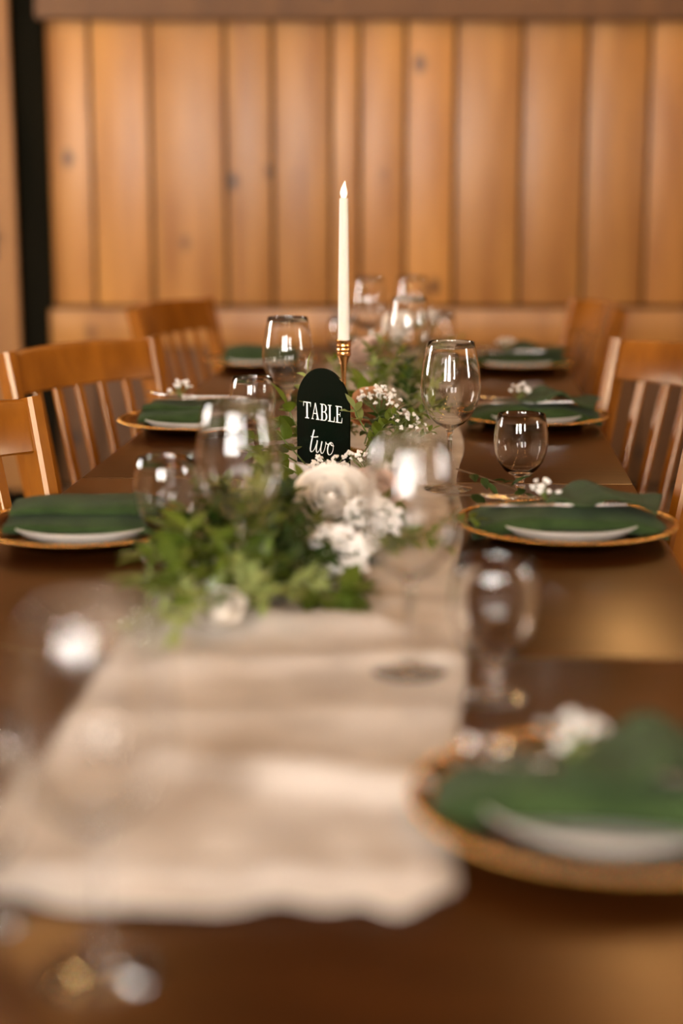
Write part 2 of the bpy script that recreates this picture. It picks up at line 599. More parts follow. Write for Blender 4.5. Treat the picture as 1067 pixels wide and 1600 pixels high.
def make_chair():
    root = link('dining_chair', None)
    bm = bmesh.new()
    # saddle seat

    def sf(s, t):
        x = (s - .5) * 2
        y = (t - .5) * 2
        w = .215 - .02 * (1 - t)
        return Vector((x * w, y * .205, .455 - .012 * (1 - x * x) * (1 - y * y) - .006 * max(0, y) ** 6))
    bm.free()
    link('seat', grid_mesh(sf, 12, 12, 'chair_wood', .03), root)
    for sx in (-1, 1):
        bm = bmesh.new()
        pts = [(sx * .195, -.215, 0), (sx * .195, -.205, .22), (sx * .195, back_y(.45), .45), (sx * .198, back_y(.6), .6), (sx * .202, back_y(.76), .76), (sx * .205, back_y(.885), .885), (sx * .205, back_y(.893), .893)]
        sweep_bm(bm, pts, .030, .042)
        link('stile', finish(bm, 'chair_wood', True, 35), root)
        bm = bmesh.new()
        sweep_bm(bm, [(sx * .18, .17, .43), (sx * .185, .175, 0)], .034, .034)
        link('leg', finish(bm, 'chair_wood', True, 35), root)
        bm = bmesh.new()
        sweep_bm(bm, [(sx * .188, -.19, .20), (sx * .182, .165, .20)], .018, .026, Vector((0, 0, 1)))
        link('stretcher', finish(bm, 'chair_wood', True, 35), root)
    # curved crest rail

    def rail(z0, z1, bow, th):
        bm = bmesh.new()
        N = 14
        rings = []
        for i in range(N + 1):
            x = -.192 + .384 * i / N
            q = 1 - (x / .192) ** 2
            ring = []
            for (dy, z) in ((.5, z0 + .004), (.5, z1 - .006), (.3, z1), (-.3, z1), (-.5, z1 - .006), (-.5, z0 + .004), (-.3, z0), (.3, z0)):
                zz = z + (.006 * q if z > (z0 + z1) / 2 else 0)
                ring.append(bm.verts.new((x, back_y(zz) + dy * th - bow * q, zz)))
            rings.append(ring)
        for a, b in zip(rings[:-1], rings[1:]):
            for j in range(8):
                bm.faces.new((a[j], b[j], b[(j + 1) % 8], a[(j + 1) % 8]))
        bm.faces.new(rings[0]); bm.faces.new(rings[-1])
        return finish(bm, 'chair_wood', True, 35)
    link('crest_rail', rail(.808, .892, .030, .022), root)
    link('lower_rail', rail(.505, .545, .018, .020), root)
    for i in range(5):
        x = (-.5 + (i + .75) / 5.5 * 1.0) * .384
        x = -.192 + .384 * (i + 1) / 6
        q = 1 - (x / .192) ** 2
        bm = bmesh.new()
        pts = [(x, back_y(z) - (.018 + .012 * (z - .53) / .29) * q, z) for z in (.530, .62, .72, .82)]
        sweep_bm(bm, pts, .021, .011)
        link('slat', finish(bm, 'chair_wood', True, 35), root)
    bm = bmesh.new(); sweep_bm(bm, [(-.18, .17, .28), (.18, .17, .28)], .018, .026, Vector((0, 0, 1)))
    link('stretcher', finish(bm, 'chair_wood', True, 35), root)
    return root


# (crest rail middle x, y, facing angle in degrees measured from +x, label)
CHAIRS = [
    (-.565, 3.44, -38, 'honey wood slat-back chair in the middle of the left row'),
    (-.500, 4.66, -24, 'farthest chair on the left, honey wood slat back near the boarded wall'),
    (-.635, 2.42, -36, 'nearest chair on the left, only its crest rail end and stile in frame'),
    (.740, 4.62, 188, 'farthest chair on the right, honey wood slat back near the boarded wall'),
    (.735, 3.40, 212, 'honey wood slat-back chair in the middle of the right row, cut by the frame edge'),
    (.700, 2.45, 205, 'nearest chair on the right, only a crest rail end and stile at the frame edge'),
]
ch0 = None
for (x, y, a, lab) in CHAIRS:
    o = make_chair() if ch0 is None else copy_tree(ch0)
    if ch0 is None:
        ch0 = o
    a = math.radians(a)
    rz = a - math.pi / 2
    # move so that the middle of the crest rail stands at x, y
    off = Matrix.Rotation(rz, 3, 'Z') @ Vector((0, back_y(.89) - .015, 0))
    o.location = (x - off.x, y - off.y, 0)
    o.rotation_euler = (0, 0, rz)
    tag(o, lab, 'chair', 'wooden slat-back chairs along the table')

# ------------------------------------------------------------------ glasses


def glass_profile(outer, inner):
    return outer + inner


def make_wine():
    root = link('wine_glass', None)
    # bowl (outer, then inner), with stem and foot as parts
    H0, R = .098, .0475
    outer = [(.0, .092), (.0055, .094), (.012, H0 + .0015), (.022, H0 + .007), (.032, H0 + .017), (.0405, H0 + .032), (.0455, H0 + .048), (R, H0 + .062), (.0462, H0 + .082), (.0425, H0 + .105), (.0385, H0 + .126), (.0368, H0 + .134)]
    rim = [(.0362, H0 + .1349), (.0356, H0 + .134)]
    th = .0008
    inner = [(r - th, z + (0.0 if r > .03 else .0012)) for r, z in reversed(outer[3:-1])] + [(.0115, H0 + .0035), (.0, H0 + .0022)]
    link('bowl', lathe(outer + rim + inner, 'clear_glass', 56), root)
    link('stem', lathe([(0, .006), (.0052, .008), (.0042, .016), (.0036, .04), (.0036, .075), (.0042, .088), (.0058, .0935), (.0066, .0945), (.0058, .0957), (0, .0957)], 'clear_glass', 20), root)
    link('foot', lathe([(0, 0), (.034, 0), (.0362, .0008), (.0362, .0018), (.034, .0024), (.02, .0045), (.009, .0068), (.0, .0078)], 'clear_glass', 48), root)
    return root


def make_goblet():
    root = link('water_goblet', None)
    H0 = .036
    outer = [(0, .0335), (.008, .0345), (.016, H0 + .003), (.026, H0 + .011), (.0345, H0 + .023), (.0398, H0 + .038), (.0418, H0 + .052), (.0412, H0 + .068), (.0388, H0 + .085), (.0362, H0 + .0965)]
    rim = [(.0356, H0 + .0975), (.0348, H0 + .0965)]
    th = .0019
    inner = [(r - th, z + (0 if r > .03 else .002)) for r, z in reversed(outer[3:-1])] + [(.014, H0 + .0075), (0, H0 + .0055)]
    link('bowl', lathe(outer + rim + inner, 'clear_glass', 56), root)
    link('stem', lathe([(0, .005), (.0085, .006), (.0062, .010), (.0056, .016), (.0080, .0205), (.0080, .0235), (.0056, .027), (.0075, .0325), (.0095, .0349), (0, .0349)], 'clear_glass', 24), root)
    link('foot', lathe([(0, 0), (.030, 0), (.0325, .001), (.0325, .0026), (.03, .0036), (.018, .0058), (.009, .0075), (0, .008)], 'clear_glass', 48), root)
    return root


WINES = [
    (.170, 2.515, 'sharp stemmed wine glass right of the flowers, beside a water goblet'),
    (-.099, 2.985, 'stemmed wine glass left of the candle, just behind the black sign'),
    (-.116, 1.80, 'blurred stemmed wine glass in front of the green leaves on the left'),
    (.067, 1.536, 'large blurred wine glass standing on the runner before the white rose'),
    (-.150, .927, 'heavily blurred wine glass at the lower left corner of the picture'),
    (.145, 3.50, 'distant wine glass standing among the far flowers, right of the candle'),
    (.190, 4.40, 'tallest faraway wine glass near the end of the table, before the wall'),
    (.072, 4.25, 'faraway wine glass just right of the candle, behind the pale rose'),
]
GOBS = [
    (.276, 2.462, 'sharp short-stemmed water goblet beyond the plate with cutlery on the right'),
    (-.160, 2.90, 'short water goblet on the left, before the wine glass by the candle'),
    (-.222, 2.02, 'blurred short water goblet beside the left plate with the green napkin'),
    (.144, 1.475, 'blurred water goblet on the bare wood beside the front right plate'),
    (-.245, 1.00, 'heavily blurred water goblet cut by the left edge of the picture'),
    (.215, 3.42, 'distant water goblet behind the sharp wine glass on the right'),
    (.262, 4.33, 'faraway water goblet near the far right place setting'),
    (.005, 4.20, 'faraway water goblet partly hidden behind the white candle'),
]
w0 = g0 = None
for x, y, lab in WINES:
    o = make_wine() if w0 is None else copy_tree(w0)
    w0 = w0 or o
    z = TZ + .0002
    if abs((x * math.cos(YAW) + y * math.sin(YAW)) - (-.17)) < .21 and 1.0 < y < 4.4:
        z = TZ + .006
    o.location = (x, y, z)
    o.rotation_euler = (0, 0, random.uniform(0, 6))
    tag(o, lab, 'wine glass', 'stemmed wine glasses on the table')
for x, y, lab in GOBS:
    o = make_goblet() if g0 is None else copy_tree(g0)
    g0 = g0 or o
    z = TZ + .0002
    if abs((x * math.cos(YAW) + y * math.sin(YAW)) - (-.17)) < .205 and 1.0 < y < 4.4:
        z = TZ + .006
    o.location = (x, y, z)
    o.rotation_euler = (0, 0, random.uniform(0, 6))
    tag(o, lab, 'goblet', 'water goblets on the table')

# ------------------------------------------------------------------ place settings


def charger_mesh():
    return lathe([(0, .004), (.098, .004), (.104, .0075), (.112, .0155), (.138, .0215), (.150, .0235), (.152, .0225), (.150, .0208), (.138, .0188), (.112, .0125), (.100, .0005), (.096, 0), (0, 0)], 'charger_gold', 96)


def bead_mesh():
    bm = bmesh.new()
    N = 150
    for i in range(N):
        a = 2 * math.pi * i / N
        bmesh.ops.create_icosphere(bm, subdivisions=1, radius=.0030, matrix=Matrix.Translation((.1495 * math.cos(a), .1495 * math.sin(a), .0235)))
    return finish(bm, 'charger_rim')


CH, BD = charger_mesh(), bead_mesh()
PL = lathe([(0, .0045), (.060, .0045), (.074, .0062), (.088, .0135), (.102, .0215), (.1045, .0236), (.1052, .0228), (.1042, .0212), (.090, .0105), (.078, .003), (.066, .0018), (.062, 0), (.056, 0), (.055, .0018), (0, .0018)], 'porcelain', 80)


def napkin_mesh(w, d, h, seed, bulge=1.0, sag=0.0):
    """a folded stack of cloth, rounded at the folded edges, slumping over the plate"""
    bm = bmesh.new()
    nx, nr = 30, 20
    rings = []
    for i in range(nx + 1):
        x = (i / nx - .5) * w
        e = abs(i / nx - .5) * 2
        ring = []
        for k in range(nr):
            a = 2 * math.pi * k / nr
            ca, sa = math.cos(a), math.sin(a)
            yy = d / 2 * math.copysign(abs(ca) ** .55, ca)
            zz = h / 2 * math.copysign(abs(sa) ** .7, sa) + h / 2
            n1 = noise.noise(Vector((x * 14, yy * 9 + seed, seed)))
            n2 = noise.noise(Vector((x * 5 + 3, seed * 2.3, zz * 30)))
            yy *= 1 + .10 * n2
            zz *= bulge * (1 + .28 * n1) * (1 - .30 * e ** 4)
            zz += .004 * math.sin(yy * 70 + x * 12 + seed) * (zz / h)
            zz -= sag * e * e * .02
            ring.append(bm.verts.new((x, yy, zz)))
        rings.append(ring)
    for a, b in zip(rings[:-1], rings[1:]):
        for k in range(nr):
            bm.faces.new((a[k], b[k], b[(k + 1) % nr], a[(k + 1) % nr]))
    bm.faces.new(rings[0]); bm.faces.new(rings[-1])
    return finish(bm, 'napkin', True, 70)


def flap_mesh(seed, w=.17, d=.10):
    """the loose upper layer folded back in a soft ridge over the stack"""
    def fn(s, t):
        x = (s - .5) * w
        y = (t - .5) * d
        z = .012 * math.exp(-((x + .5 * y + .02) / .022) ** 2) + .004 * math.sin(x * 60 + y * 30 + seed) + .004 * noise.noise(Vector((x * 30, y * 30, seed)))
        z -= .018 * max(0, abs(s - .5) * 2 - .8) + .016 * max(0, abs(t - .5) * 2 - .75)
        return Vector((x + .25 * y, y, z))
    return grid_mesh(fn, 24, 16, 'napkin', .0022)


def knife_mesh():
    bm = bmesh.new()
    pts = [(-.105, .006), (-.06, .0075), (-.01, .005), (0, .005), (.01, .0085), (.06, .0095), (.09, .0075), (.105, .001)]
    up = [bm.verts.new((x, w, .0016 if x < 0 else .0006)) for x, w in pts]
    dn = [bm.verts.new((x, -w * (1 if x < 0 else .5), .0016 if x < 0 else .0006)) for x, w in pts]
    up2 = [bm.verts.new((x, w, -.0016 if x < 0 else -.0006)) for x, w in pts]
    dn2 = [bm.verts.new((x, -w * (1 if x < 0 else .5), -.0016 if x < 0 else -.0006)) for x, w in pts]
    for i in range(len(pts) - 1):
        bm.faces.new((up[i], up[i + 1], dn[i + 1], dn[i]))
        bm.faces.new((up2[i], dn2[i], dn2[i + 1], up2[i + 1]))
        bm.faces.new((up[i], up2[i], up2[i + 1], up[i + 1]))
        bm.faces.new((dn[i], dn[i + 1], dn2[i + 1], dn2[i]))
    bm.faces.new((up[0], dn[0], dn2[0], up2[0]))
    bm.faces.new((up[-1], up2[-1], dn2[-1], dn[-1]))
    return finish(bm, 'silver', True, 40)


def fork_meshes():
    bm = bmesh.new()
    pts = [(-.10, 0, .002), (-.05, 0, .003), (0, 0, .001), (.03, 0, .003), (.048, 0, .004)]
    rings = []
    for (x, y, z), w in zip(pts, (.0065, .005, .003, .004, .011)):
        rings.append([bm.verts.new((x, yy, z + zz)) for yy, zz in ((-w, -.001), (w, -.001), (w, .001), (-w, .001))])
    for a, b in zip(rings[:-1], rings[1:]):
        for k in range(4):
            bm.faces.new((a[k], b[k], b[(k + 1) % 4], a[(k + 1) % 4]))
    bm.faces.new(rings[0]); bm.faces.new(rings[-1])
    body = finish(bm, 'silver', True, 40)
    bm = bmesh.new()
    tube_bm(bm, [(.046, 0, .004), (.065, 0, .0035), (.085, 0, .005), (.098, 0, .008)], [.0016, .0014, .0012, .0006], 6)
    return body, finish(bm, 'silver')


KN = knife_mesh()
FB, FT = fork_meshes()


def gyp_mesh(n, spread, up, r, seed):
    """stems and tiny blossoms of a baby's breath sprig"""
    rng = random.Random(seed)
    bs, bb = bmesh.new(), bmesh.new()
    tips = []
    for i in range(n):
        a = rng.uniform(0, 2 * math.pi)
        q = math.sqrt(rng.random()) * spread
        tip = Vector((q * math.cos(a), q * math.sin(a), up * rng.uniform(.55, 1.0) * (1 - .3 * (q / spread) ** 2)))
        tips.append(tip)
        mid = tip * .5 + Vector((rng.uniform(-.2, .2) * spread, rng.uniform(-.2, .2) * spread, up * .08))
        tube_bm(bs, [(0, 0, 0), mid, tip], [.0009, .0006, .0004], 4, False)
        rr = r * rng.uniform(.75, 1.25)
        # a ruffled blossom: five small lobes about a core
        M = Matrix.Translation(tip) @ Euler((rng.uniform(-.8, .8), rng.uniform(-.8, .8), rng.uniform(0, 6))).to_matrix().to_4x4()
        bmesh.ops.create_icosphere(bb, subdivisions=1, radius=rr * .62, matrix=M)
        for k in range(5):
            an = 2 * math.pi * k / 5
            bmesh.ops.create_icosphere(bb, subdivisions=1, radius=rr * .45, matrix=M @ Matrix.Translation((rr * .62 * math.cos(an), rr * .62 * math.sin(an), rr * .15 * (-1) ** k)))
    return finish(bs, 'stem_green'), finish(bb, 'blossom')


GROUP_GYP = "sprigs of baby's breath on the table"


def gyp(label, loc, n, spread, up, r, seed, tilt=(0, 0, 0)):
    s, b = gyp_mesh(n, spread, up, r, seed)
    t = tag(link('babys_breath', None, None, loc, tilt), label, 'flower sprig', GROUP_GYP)
    link('stems', s, t)
    bo = link('blossoms', b, t)
    bo['kind'] = 'stuff'
    return t


# (u, v, side, row words, napkin turn, has cutlery)
SETS = [
    (.150, 2.205, 'R', 'right plate beside the sharp goblet', 4, True, 1),
    (.118, 1.176, 'R', 'blurred lower right plate', -8, True, 2),
    (.150, 3.262, 'R', 'second farthest right plate', 3, True, 3),
    (.150, 4.262, 'R', 'farthest right plate', 2, True, 4),
    (-.508, 2.145, 'L', 'nearest left plate', 3, False, 5),
    (-.520, 3.150, 'L', 'second left plate', -4, True, 6),
    (-.520, 4.262, 'L', 'farthest left plate', 2, False, 7),
]
for (u, v, sd, words, turn, cut, seed) in SETS:
    p = tw(u, v)
    rz = YAW + math.radians(turn)
    c = thing('charger_plate', 'gold beaded-rim charger under the ' + words, 'charger plate', p, rz, 'gold charger plates')
    link('dish', CH, c)
    link('bead_rim', BD, c)
    P = link('dinner_plate', PL, None, p + Vector((0, 0, .0042)), (0, 0, rz))
    tag(P, 'white porcelain dinner plate, the ' + words, 'plate', 'white dinner plates')
    zt = .0042 + .0225
    W = .262 if sd == 'R' else .205
    nk = thing('napkin', 'folded dark green cloth napkin on the ' + words, 'napkin', p + Vector((0, 0, zt - .011)), rz, 'green folded napkins')
    hgt = .030 if sd == 'R' else .026
    nb = link('folded_stack', napkin_mesh(W, .115 if sd == 'R' else .12, hgt, seed * 1.7, 1.0, .6 if sd == 'R' else 0), nk)
    if sd == 'R':
        link('folded_flap', flap_mesh(seed, .15, .115), nk, (.055, .004, hgt + .012), (0, math.radians(4), 0))
    else:
        link('folded_flap', napkin_mesh(W * .97, .098, .020, seed * 2.9 + 1), nk, (.002, .010, hgt * .82))
    if cut:
        zc = p.z + zt - .011 + hgt + (.003 if sd == 'R' else .022)
        base = Vector((p.x, p.y, 0))
        R3 = Matrix.Rotation(rz, 3, 'Z')
        q = base + R3 @ Vector((-.026 if sd == 'R' else 0, -.012, 0)); q.z = zc
        kf = link('table_knife', KN, None, q, (0, math.radians(2), rz + math.radians(172)))
        tag(kf, 'silver table knife lying on the green napkin of the ' + words, 'knife', 'silver table knives')
        q = base + R3 @ Vector((-.022 if sd == 'R' else 0, .016, 0)); q.z = zc
        f = tag(link('fork', None, None, q, (0, math.radians(-2), rz + math.radians(188))), 'silver fork lying on the green napkin of the ' + words, 'fork', 'silver forks')
        link('handle', FB, f)
        for k in range(4):
            link('tine', FT, f, (0, -.0085 + k * .0057, 0))
        q = base + R3 @ Vector((-.028, -.002, 0)); q.z = zc + .002
        gyp("tiny white baby's breath sprig on the napkin of the " + words, q, 16, .024, .036, .0040, 40 + seed)

# ------------------------------------------------------------------ candle and holder
cx, cy = .004, 2.86
h = thing('candle_holder', 'polished gold taper candle holder with slender stem among the flowers', 'candle holder', (cx, cy, TZ + .006))
link('base', lathe([(0, 0), (.038, 0), (.040, .002), (.038, .005), (.022, .008), (.010, .013), (0, .0135)], 'gold', 48), h)
link('stem', lathe([(0, .012), (.008, .013), (.0045, .022), (.0038, .05), (.0036, .10), (.0042, .14), (.006, .158), (.0095, .170), (.0118, .176), (0, .176)], 'gold', 28), h)
link('cup', lathe([(0, .174), (.0118, .174), (.0128, .178), (.0122, .181), (.0122, .183), (.0132, .185), (.0122, .187), (.0122, .190), (.0132, .192), (.0126, .194), (.0132, .201), (.0138, .2025), (.0130, .203), (.0112, .202), (.0110, .186), (0, .186)], 'gold', 36), h)
ZT = TZ + .006 + .187
cd = thing('taper_candle', 'tall slim white flameless taper candle with moulded flame tip', 'candle', (cx, cy, ZT))
HL = .262
link('taper', lathe([(0, 0), (.0106, 0), (.0104, .015), (.0094, .12), (.0084, .2), (.0076, HL - .004), (.0070, HL - .001), (.005, HL), (0, HL)], 'candle_wax', 28), cd)
bm = bmesh.new()
lathe_bm(bm, [(0, HL - .001), (.0042, HL), (.0058, HL + .005), (.0062, HL + .009), (.0050, HL + .015), (.0028, HL + .021), (.0010, HL + .027), (0, HL + .029)], 18)
for vtx in bm.verts:
    vtx.co.x += .0022 * max(0, (vtx.co.z - HL - .010) / .019) ** 2
link('flame_tip', finish(bm, 'flame_tip'), cd)

# ------------------------------------------------------------------ arched table sign
SX, SY, SYAW = -.030, 2.640, math.radians(-46)
sg = thing('table_number_sign', 'black arched acrylic table number sign with white lettering', 'sign', (SX, SY, TZ + .005), SYAW)
sg.rotation_euler = (0, 0, -SYAW * -1)
bm = bmesh.new()
SW, SH, ST = .0625, .1785, .0032
outline = [(-SW, .004)] + [(SW * math.cos(a), SH - SW + SW * math.sin(a)) for a in [math.pi - math.pi * i / 28 for i in range(29)]] + [(SW, .004)]
fr = [bm.verts.new((x, -ST / 2, z)) for x, z in outline]
bk = [bm.verts.new((x, ST / 2, z)) for x, z in outline]
bm.faces.new(fr); bm.faces.new(bk)
for i in range(len(outline)):
    j = (i + 1) % len(outline)
    bm.faces.new((fr[i], fr[j], bk[j], bk[i]))
link('panel', finish(bm, 'sign_black', False), sg)
link('base_block', box(-.072, .072, -.014, .014, -.0, .016, 'sign_base', .002), sg)

# serif capitals drawn from strokes: (x0,z0,x1,z1,width0,width1)


def glyph(bm, segs, ox, oz, sc, y):
    for pts in segs:
        vs = [bm.verts.new((ox + x * sc, y, oz + z * sc)) for x, z in pts]
        f = bm.faces.new(vs)


def ring_pts(cx_, cz, rx0, rz0, rx1, rz1, a0, a1, n=10):
    """quads of a bowed stroke between an outer and inner ellipse"""
    out = []
    for i in range(n):
        t0, t1 = a0 + (a1 - a0) * i / n, a0 + (a1 - a0) * (i + 1) / n
        out.append([(cx_ + rx0 * math.cos(t0), cz + rz0 * math.sin(t0)), (cx_ + rx0 * math.cos(t1), cz + rz0 * math.sin(t1)),
                    (cx_ + rx1 * math.cos(t1), cz + rz1 * math.sin(t1)), (cx_ + rx1 * math.cos(t0), cz + rz1 * math.sin(t0))])
    return out


def R_(x0, x1, z0, z1):
    return [(x0, z0), (x1, z0), (x1, z1), (x0, z1)]


PI = math.pi
GL = {
    'T': ([R_(.28, .42, .05, .95), R_(.17, .53, 0, .05), R_(0, .70, .94, 1.0), [(0, .94), (.05, .94), (.03, .72), (0, .72)], [(.65, .94), (.70, .94), (.70, .72), (.67, .72)]], .72),
    'A': ([[(.06, .04), (.12, .04), (.37, .92), (.34, 1.0)], [(.34, 1.0), (.40, 1.0), (.68, .04), (.52, .04)], R_(.18, .54, .33, .38), R_(0, .22, 0, .045), R_(.44, .76, 0, .045)], .78),
    'B': ([R_(.10, .24, .04, .96), R_(0, .38, 0, .045), R_(0, .36, .955, 1.0), R_(.2, .38, .50, .545)] + ring_pts(.36, .755, .25, .245, .12, .20, -PI / 2, PI / 2) + ring_pts(.38, .272, .28, .272, .14, .228, -PI / 2, PI / 2), .68),
    'L': ([R_(.10, .24, .04, .96), R_(0, .60, 0, .05), R_(0, .34, .955, 1.0), [(.54, .05), (.60, .05), (.62, .33), (.585, .33)]], .64),
    'E': ([R_(.10, .24, .04, .96), R_(0, .60, 0, .05), R_(0, .58, .95, 1.0), R_(.2, .44, .48, .53), R_(.41, .44, .38, .63), [(.54, .05), (.60, .05), (.63, .32), (.595, .32)], [(.53, .95), (.58, .95), (.595, .72), (.565, .72)]], .66),
}
bm = bmesh.new()
yf = -ST / 2 - .0004
sc = .0275
tot = sum(GL[c_][1] for c_ in 'TABLE') + .04 * 4
kx = .094 / (tot * sc)
x = -.046
zb = .0925
for c_ in 'TABLE':
    segs, adv = GL[c_]
    glyph(bm, [[(px_ * kx, pz) for px_, pz in s_] for s_ in segs], x, zb, sc, yf)
    x += (adv + .04) * sc * kx
link('lettering', finish(bm, 'sign_print', False), sg)

# flowing script "two": a thin flat ribbon of ink along smooth curves


def bez(p, n=16):
    out = []
    for a, b, c_, d in p:
        for i in range(n + 1):
            t = i / n
            out.append(tuple((1 - t) ** 3 * a[k_] + 3 * (1 - t) ** 2 * t * b[k_] + 3 * (1 - t) * t * t * c_[k_] + t ** 3 * d[k_] for k_ in range(2)))
    return out


def ink(bm, pts, w, ox, oz, sx, sz, y):
    P_ = [Vector((ox + x * sx, 0, oz + z * sz)) for x, z in pts]
    prev = None
    for i, p in enumerate(P_):
        t = P_[min(i + 1, len(P_) - 1)] - P_[max(i - 1, 0)]
        if t.length < 1e-9:
            continue
        t.normalize()
        nrm = Vector((-t.z, 0, t.x))
        ww = w * (.55 + .75 * max(0, -t.z))       # heavier on the down strokes
        a = bm.verts.new((p + nrm * ww) + Vector((0, y, 0)))
        b = bm.verts.new((p - nrm * ww) + Vector((0, y, 0)))
        if prev:
            try:
                bm.faces.new((prev[0], a, b, prev[1]))
            except ValueError:
                pass
        prev = (a, b)


bm = bmesh.new()
strokes = [
    bez([((.36, 1.55), (.22, 1.1), (.10, .55), (.06, .22)), ((.06, .22), (.04, -.06), (.20, -.04), (.34, .18)), ((.34, .18), (.46, .38), (.52, .62), (.60, .82))]),
    bez([((.10, 1.06), (.28, 1.02), (.44, 1.06), (.66, 1.12))]),
    bez([((.60, .86), (.56, .60), (.46, .24), (.54, .06)), ((.54, .06), (.62, -.10), (.84, .30), (.96, .84)), ((.96, .84), (.86, .50), (.80, .16), (.90, .04)), ((.90, .04), (1.02, -.08), (1.22, .40), (1.24, .84)), ((1.24, .84), (1.26, .72), (1.34, .66), (1.46, .74))]),
    bez([((1.66, .86), (1.46, .86), (1.34, .44), (1.38, .18)), ((1.38, .18), (1.42, -.10), (1.66, -.04), (1.78, .36)), ((1.78, .36), (1.84, .66), (1.78, .86), (1.66, .86)), ((1.66, .86), (1.56, .80), (1.60, .62), (1.86, .66))]),
]
for st in strokes:
    ink(bm, st, .00105, -.031, .0370, .0315, .0245, yf)
link('script_lettering', finish(bm, 'sign_print', False), sg)

# ------------------------------------------------------------------ foliage


def leaf_mesh(length, width, mat, fold=.25, droop=.25, tip=1.6):
    bm = bmesh.new()
    n = 6
    rows = []
    for i in range(n + 1):
        t = i / n
        w = width * (math.sin(math.pi * t ** .85) ** (1 / 1.15)) * (1 if t < .5 else (1 - .25 * (t - .5) * tip))
        x = t * length
        zc = -droop * length * t * t
        if w < 1e-5 or i == 0 or i == n:
            rows.append([bm.verts.new((x, 0, zc))])
        else:
            rows.append([bm.verts.new((x, -w / 2, zc + fold * w / 2)), bm.verts.new((x, 0, zc)), bm.verts.new((x, w / 2, zc + fold * w / 2))])
    for a, b in zip(rows[:-1], rows[1:]):
        if len(a) == 1:
            bm.faces.new((a[0], b[0], b[1])); bm.faces.new((a[0], b[1], b[2]))
        elif len(b) == 1:
            bm.faces.new((a[0], b[0], a[1])); bm.faces.new((a[1], b[0], a[2]))
        else:
            bm.faces.new((a[0], b[0], b[1], a[1])); bm.faces.new((a[1], b[1], b[2], a[2]))
    me = bpy.data.meshes.new('leaf')
    bm.normal_update()
    bm.to_mesh(me); bm.free()
    me.materials.append(MATS[mat])
    for p in me.polygons:
        p.use_smooth = True
    return me


LEAF = {
    'mid': [leaf_mesh(.034, .015, 'leaf_mid'), leaf_mesh(.028, .014, 'leaf_mid', .15, .4)],
    'dark': [leaf_mesh(.036, .017, 'leaf_dark'), leaf_mesh(.030, .016, 'leaf_dark', .3, .1)],
    'pale': [leaf_mesh(.032, .014, 'leaf_pale', .2, .15), leaf_mesh(.026, .013, 'leaf_pale', .3, .3)],
    'small': [leaf_mesh(.022, .0095, 'leaf_mid', .3, .15), leaf_mesh(.019, .0085, 'leaf_mid', .2, .3)],
    'broad': [leaf_mesh(.050, .030, 'leaf_mid', .15, .2), leaf_mesh(.048, .028, 'leaf_mid', .2, .3)],
}


def sprig(label, base, direction, length, kind, pairs, seed, curl=.3, size=1.0, stem='stem_green', name='leafy_sprig', opposite=True):
    rng = random.Random(seed)
    t = tag(link(name, None, None, base), label, 'leafy sprig', 'leafy sprigs of the table garland')
    d = Vector(direction).normalized()
    side = d.cross(Vector((0, 0, 1)))
    if side.length < .1:
        side = Vector((1, 0, 0))
    side.normalize()
    bend = Vector((rng.uniform(-1, 1), rng.uniform(-1, 1), -.9)) * curl
    N = 8
    pts = [d * length * (i / N) + bend * length * (i / N) ** 2 * .5 for i in range(N + 1)]
    lowest = TZ + .007 - Vector(base).z
    for p in pts:
        p.z = max(p.z, lowest)
    bm = bmesh.new()
    tube_bm(bm, pts, [.0016 - .0010 * i / N for i in range(N + 1)], 5)
    link('stem', finish(bm, stem), t)
    ms = LEAF[kind]
    for i in range(pairs):
        f = .18 + .82 * (i + .5) / pairs
        k_ = min(int(f * N), N - 1)
        p = pts[k_].lerp(pts[k_ + 1], f * N - k_)
        tang = (pts[k_ + 1] - pts[k_]).normalized()
        roll = rng.uniform(-.5, .5) + (i * 1.2 if not opposite else (i % 2) * .9)
        for sgn in ((1, -1) if opposite else (1,)):
            sd_ = (Matrix.Rotation(roll, 3, tang) @ side) * sgn
            ld = (tang * rng.uniform(.45, .9) + sd_ * 1.0 + Vector((0, 0, rng.uniform(-.1, .35)))).normalized()
            upv = Vector((rng.uniform(-.35, .35), rng.uniform(-.6, .2), 1.0))
            yv = upv.cross(ld).normalized()
            zv = ld.cross(yv)
            s_ = size * rng.uniform(.75, 1.2) * (1 - .25 * f)
            m = Matrix((ld, yv, zv)).transposed().to_4x4()
            q = p.copy()
            tipz = q.z + (ld.z - .25) * .035 * s_
            if tipz < lowest:
                q.z += lowest - tipz
            link('leaf', rng.choice(ms), t, mtx=Matrix.Translation(q) @ m @ Matrix.Scale(s_, 4))
    # the tip leaf
    tang = (pts[-1] - pts[-2]).normalized()
    yv = Vector((0, 0, 1)).cross(tang)
    yv = yv.normalized() if yv.length > .01 else Vector((1, 0, 0))
    m = Matrix((tang, yv, tang.cross(yv))).transposed().to_4x4()
    link('leaf', ms[0], t, mtx=Matrix.Translation(pts[-1]) @ m @ Matrix.Scale(size * .8, 4))
    return t


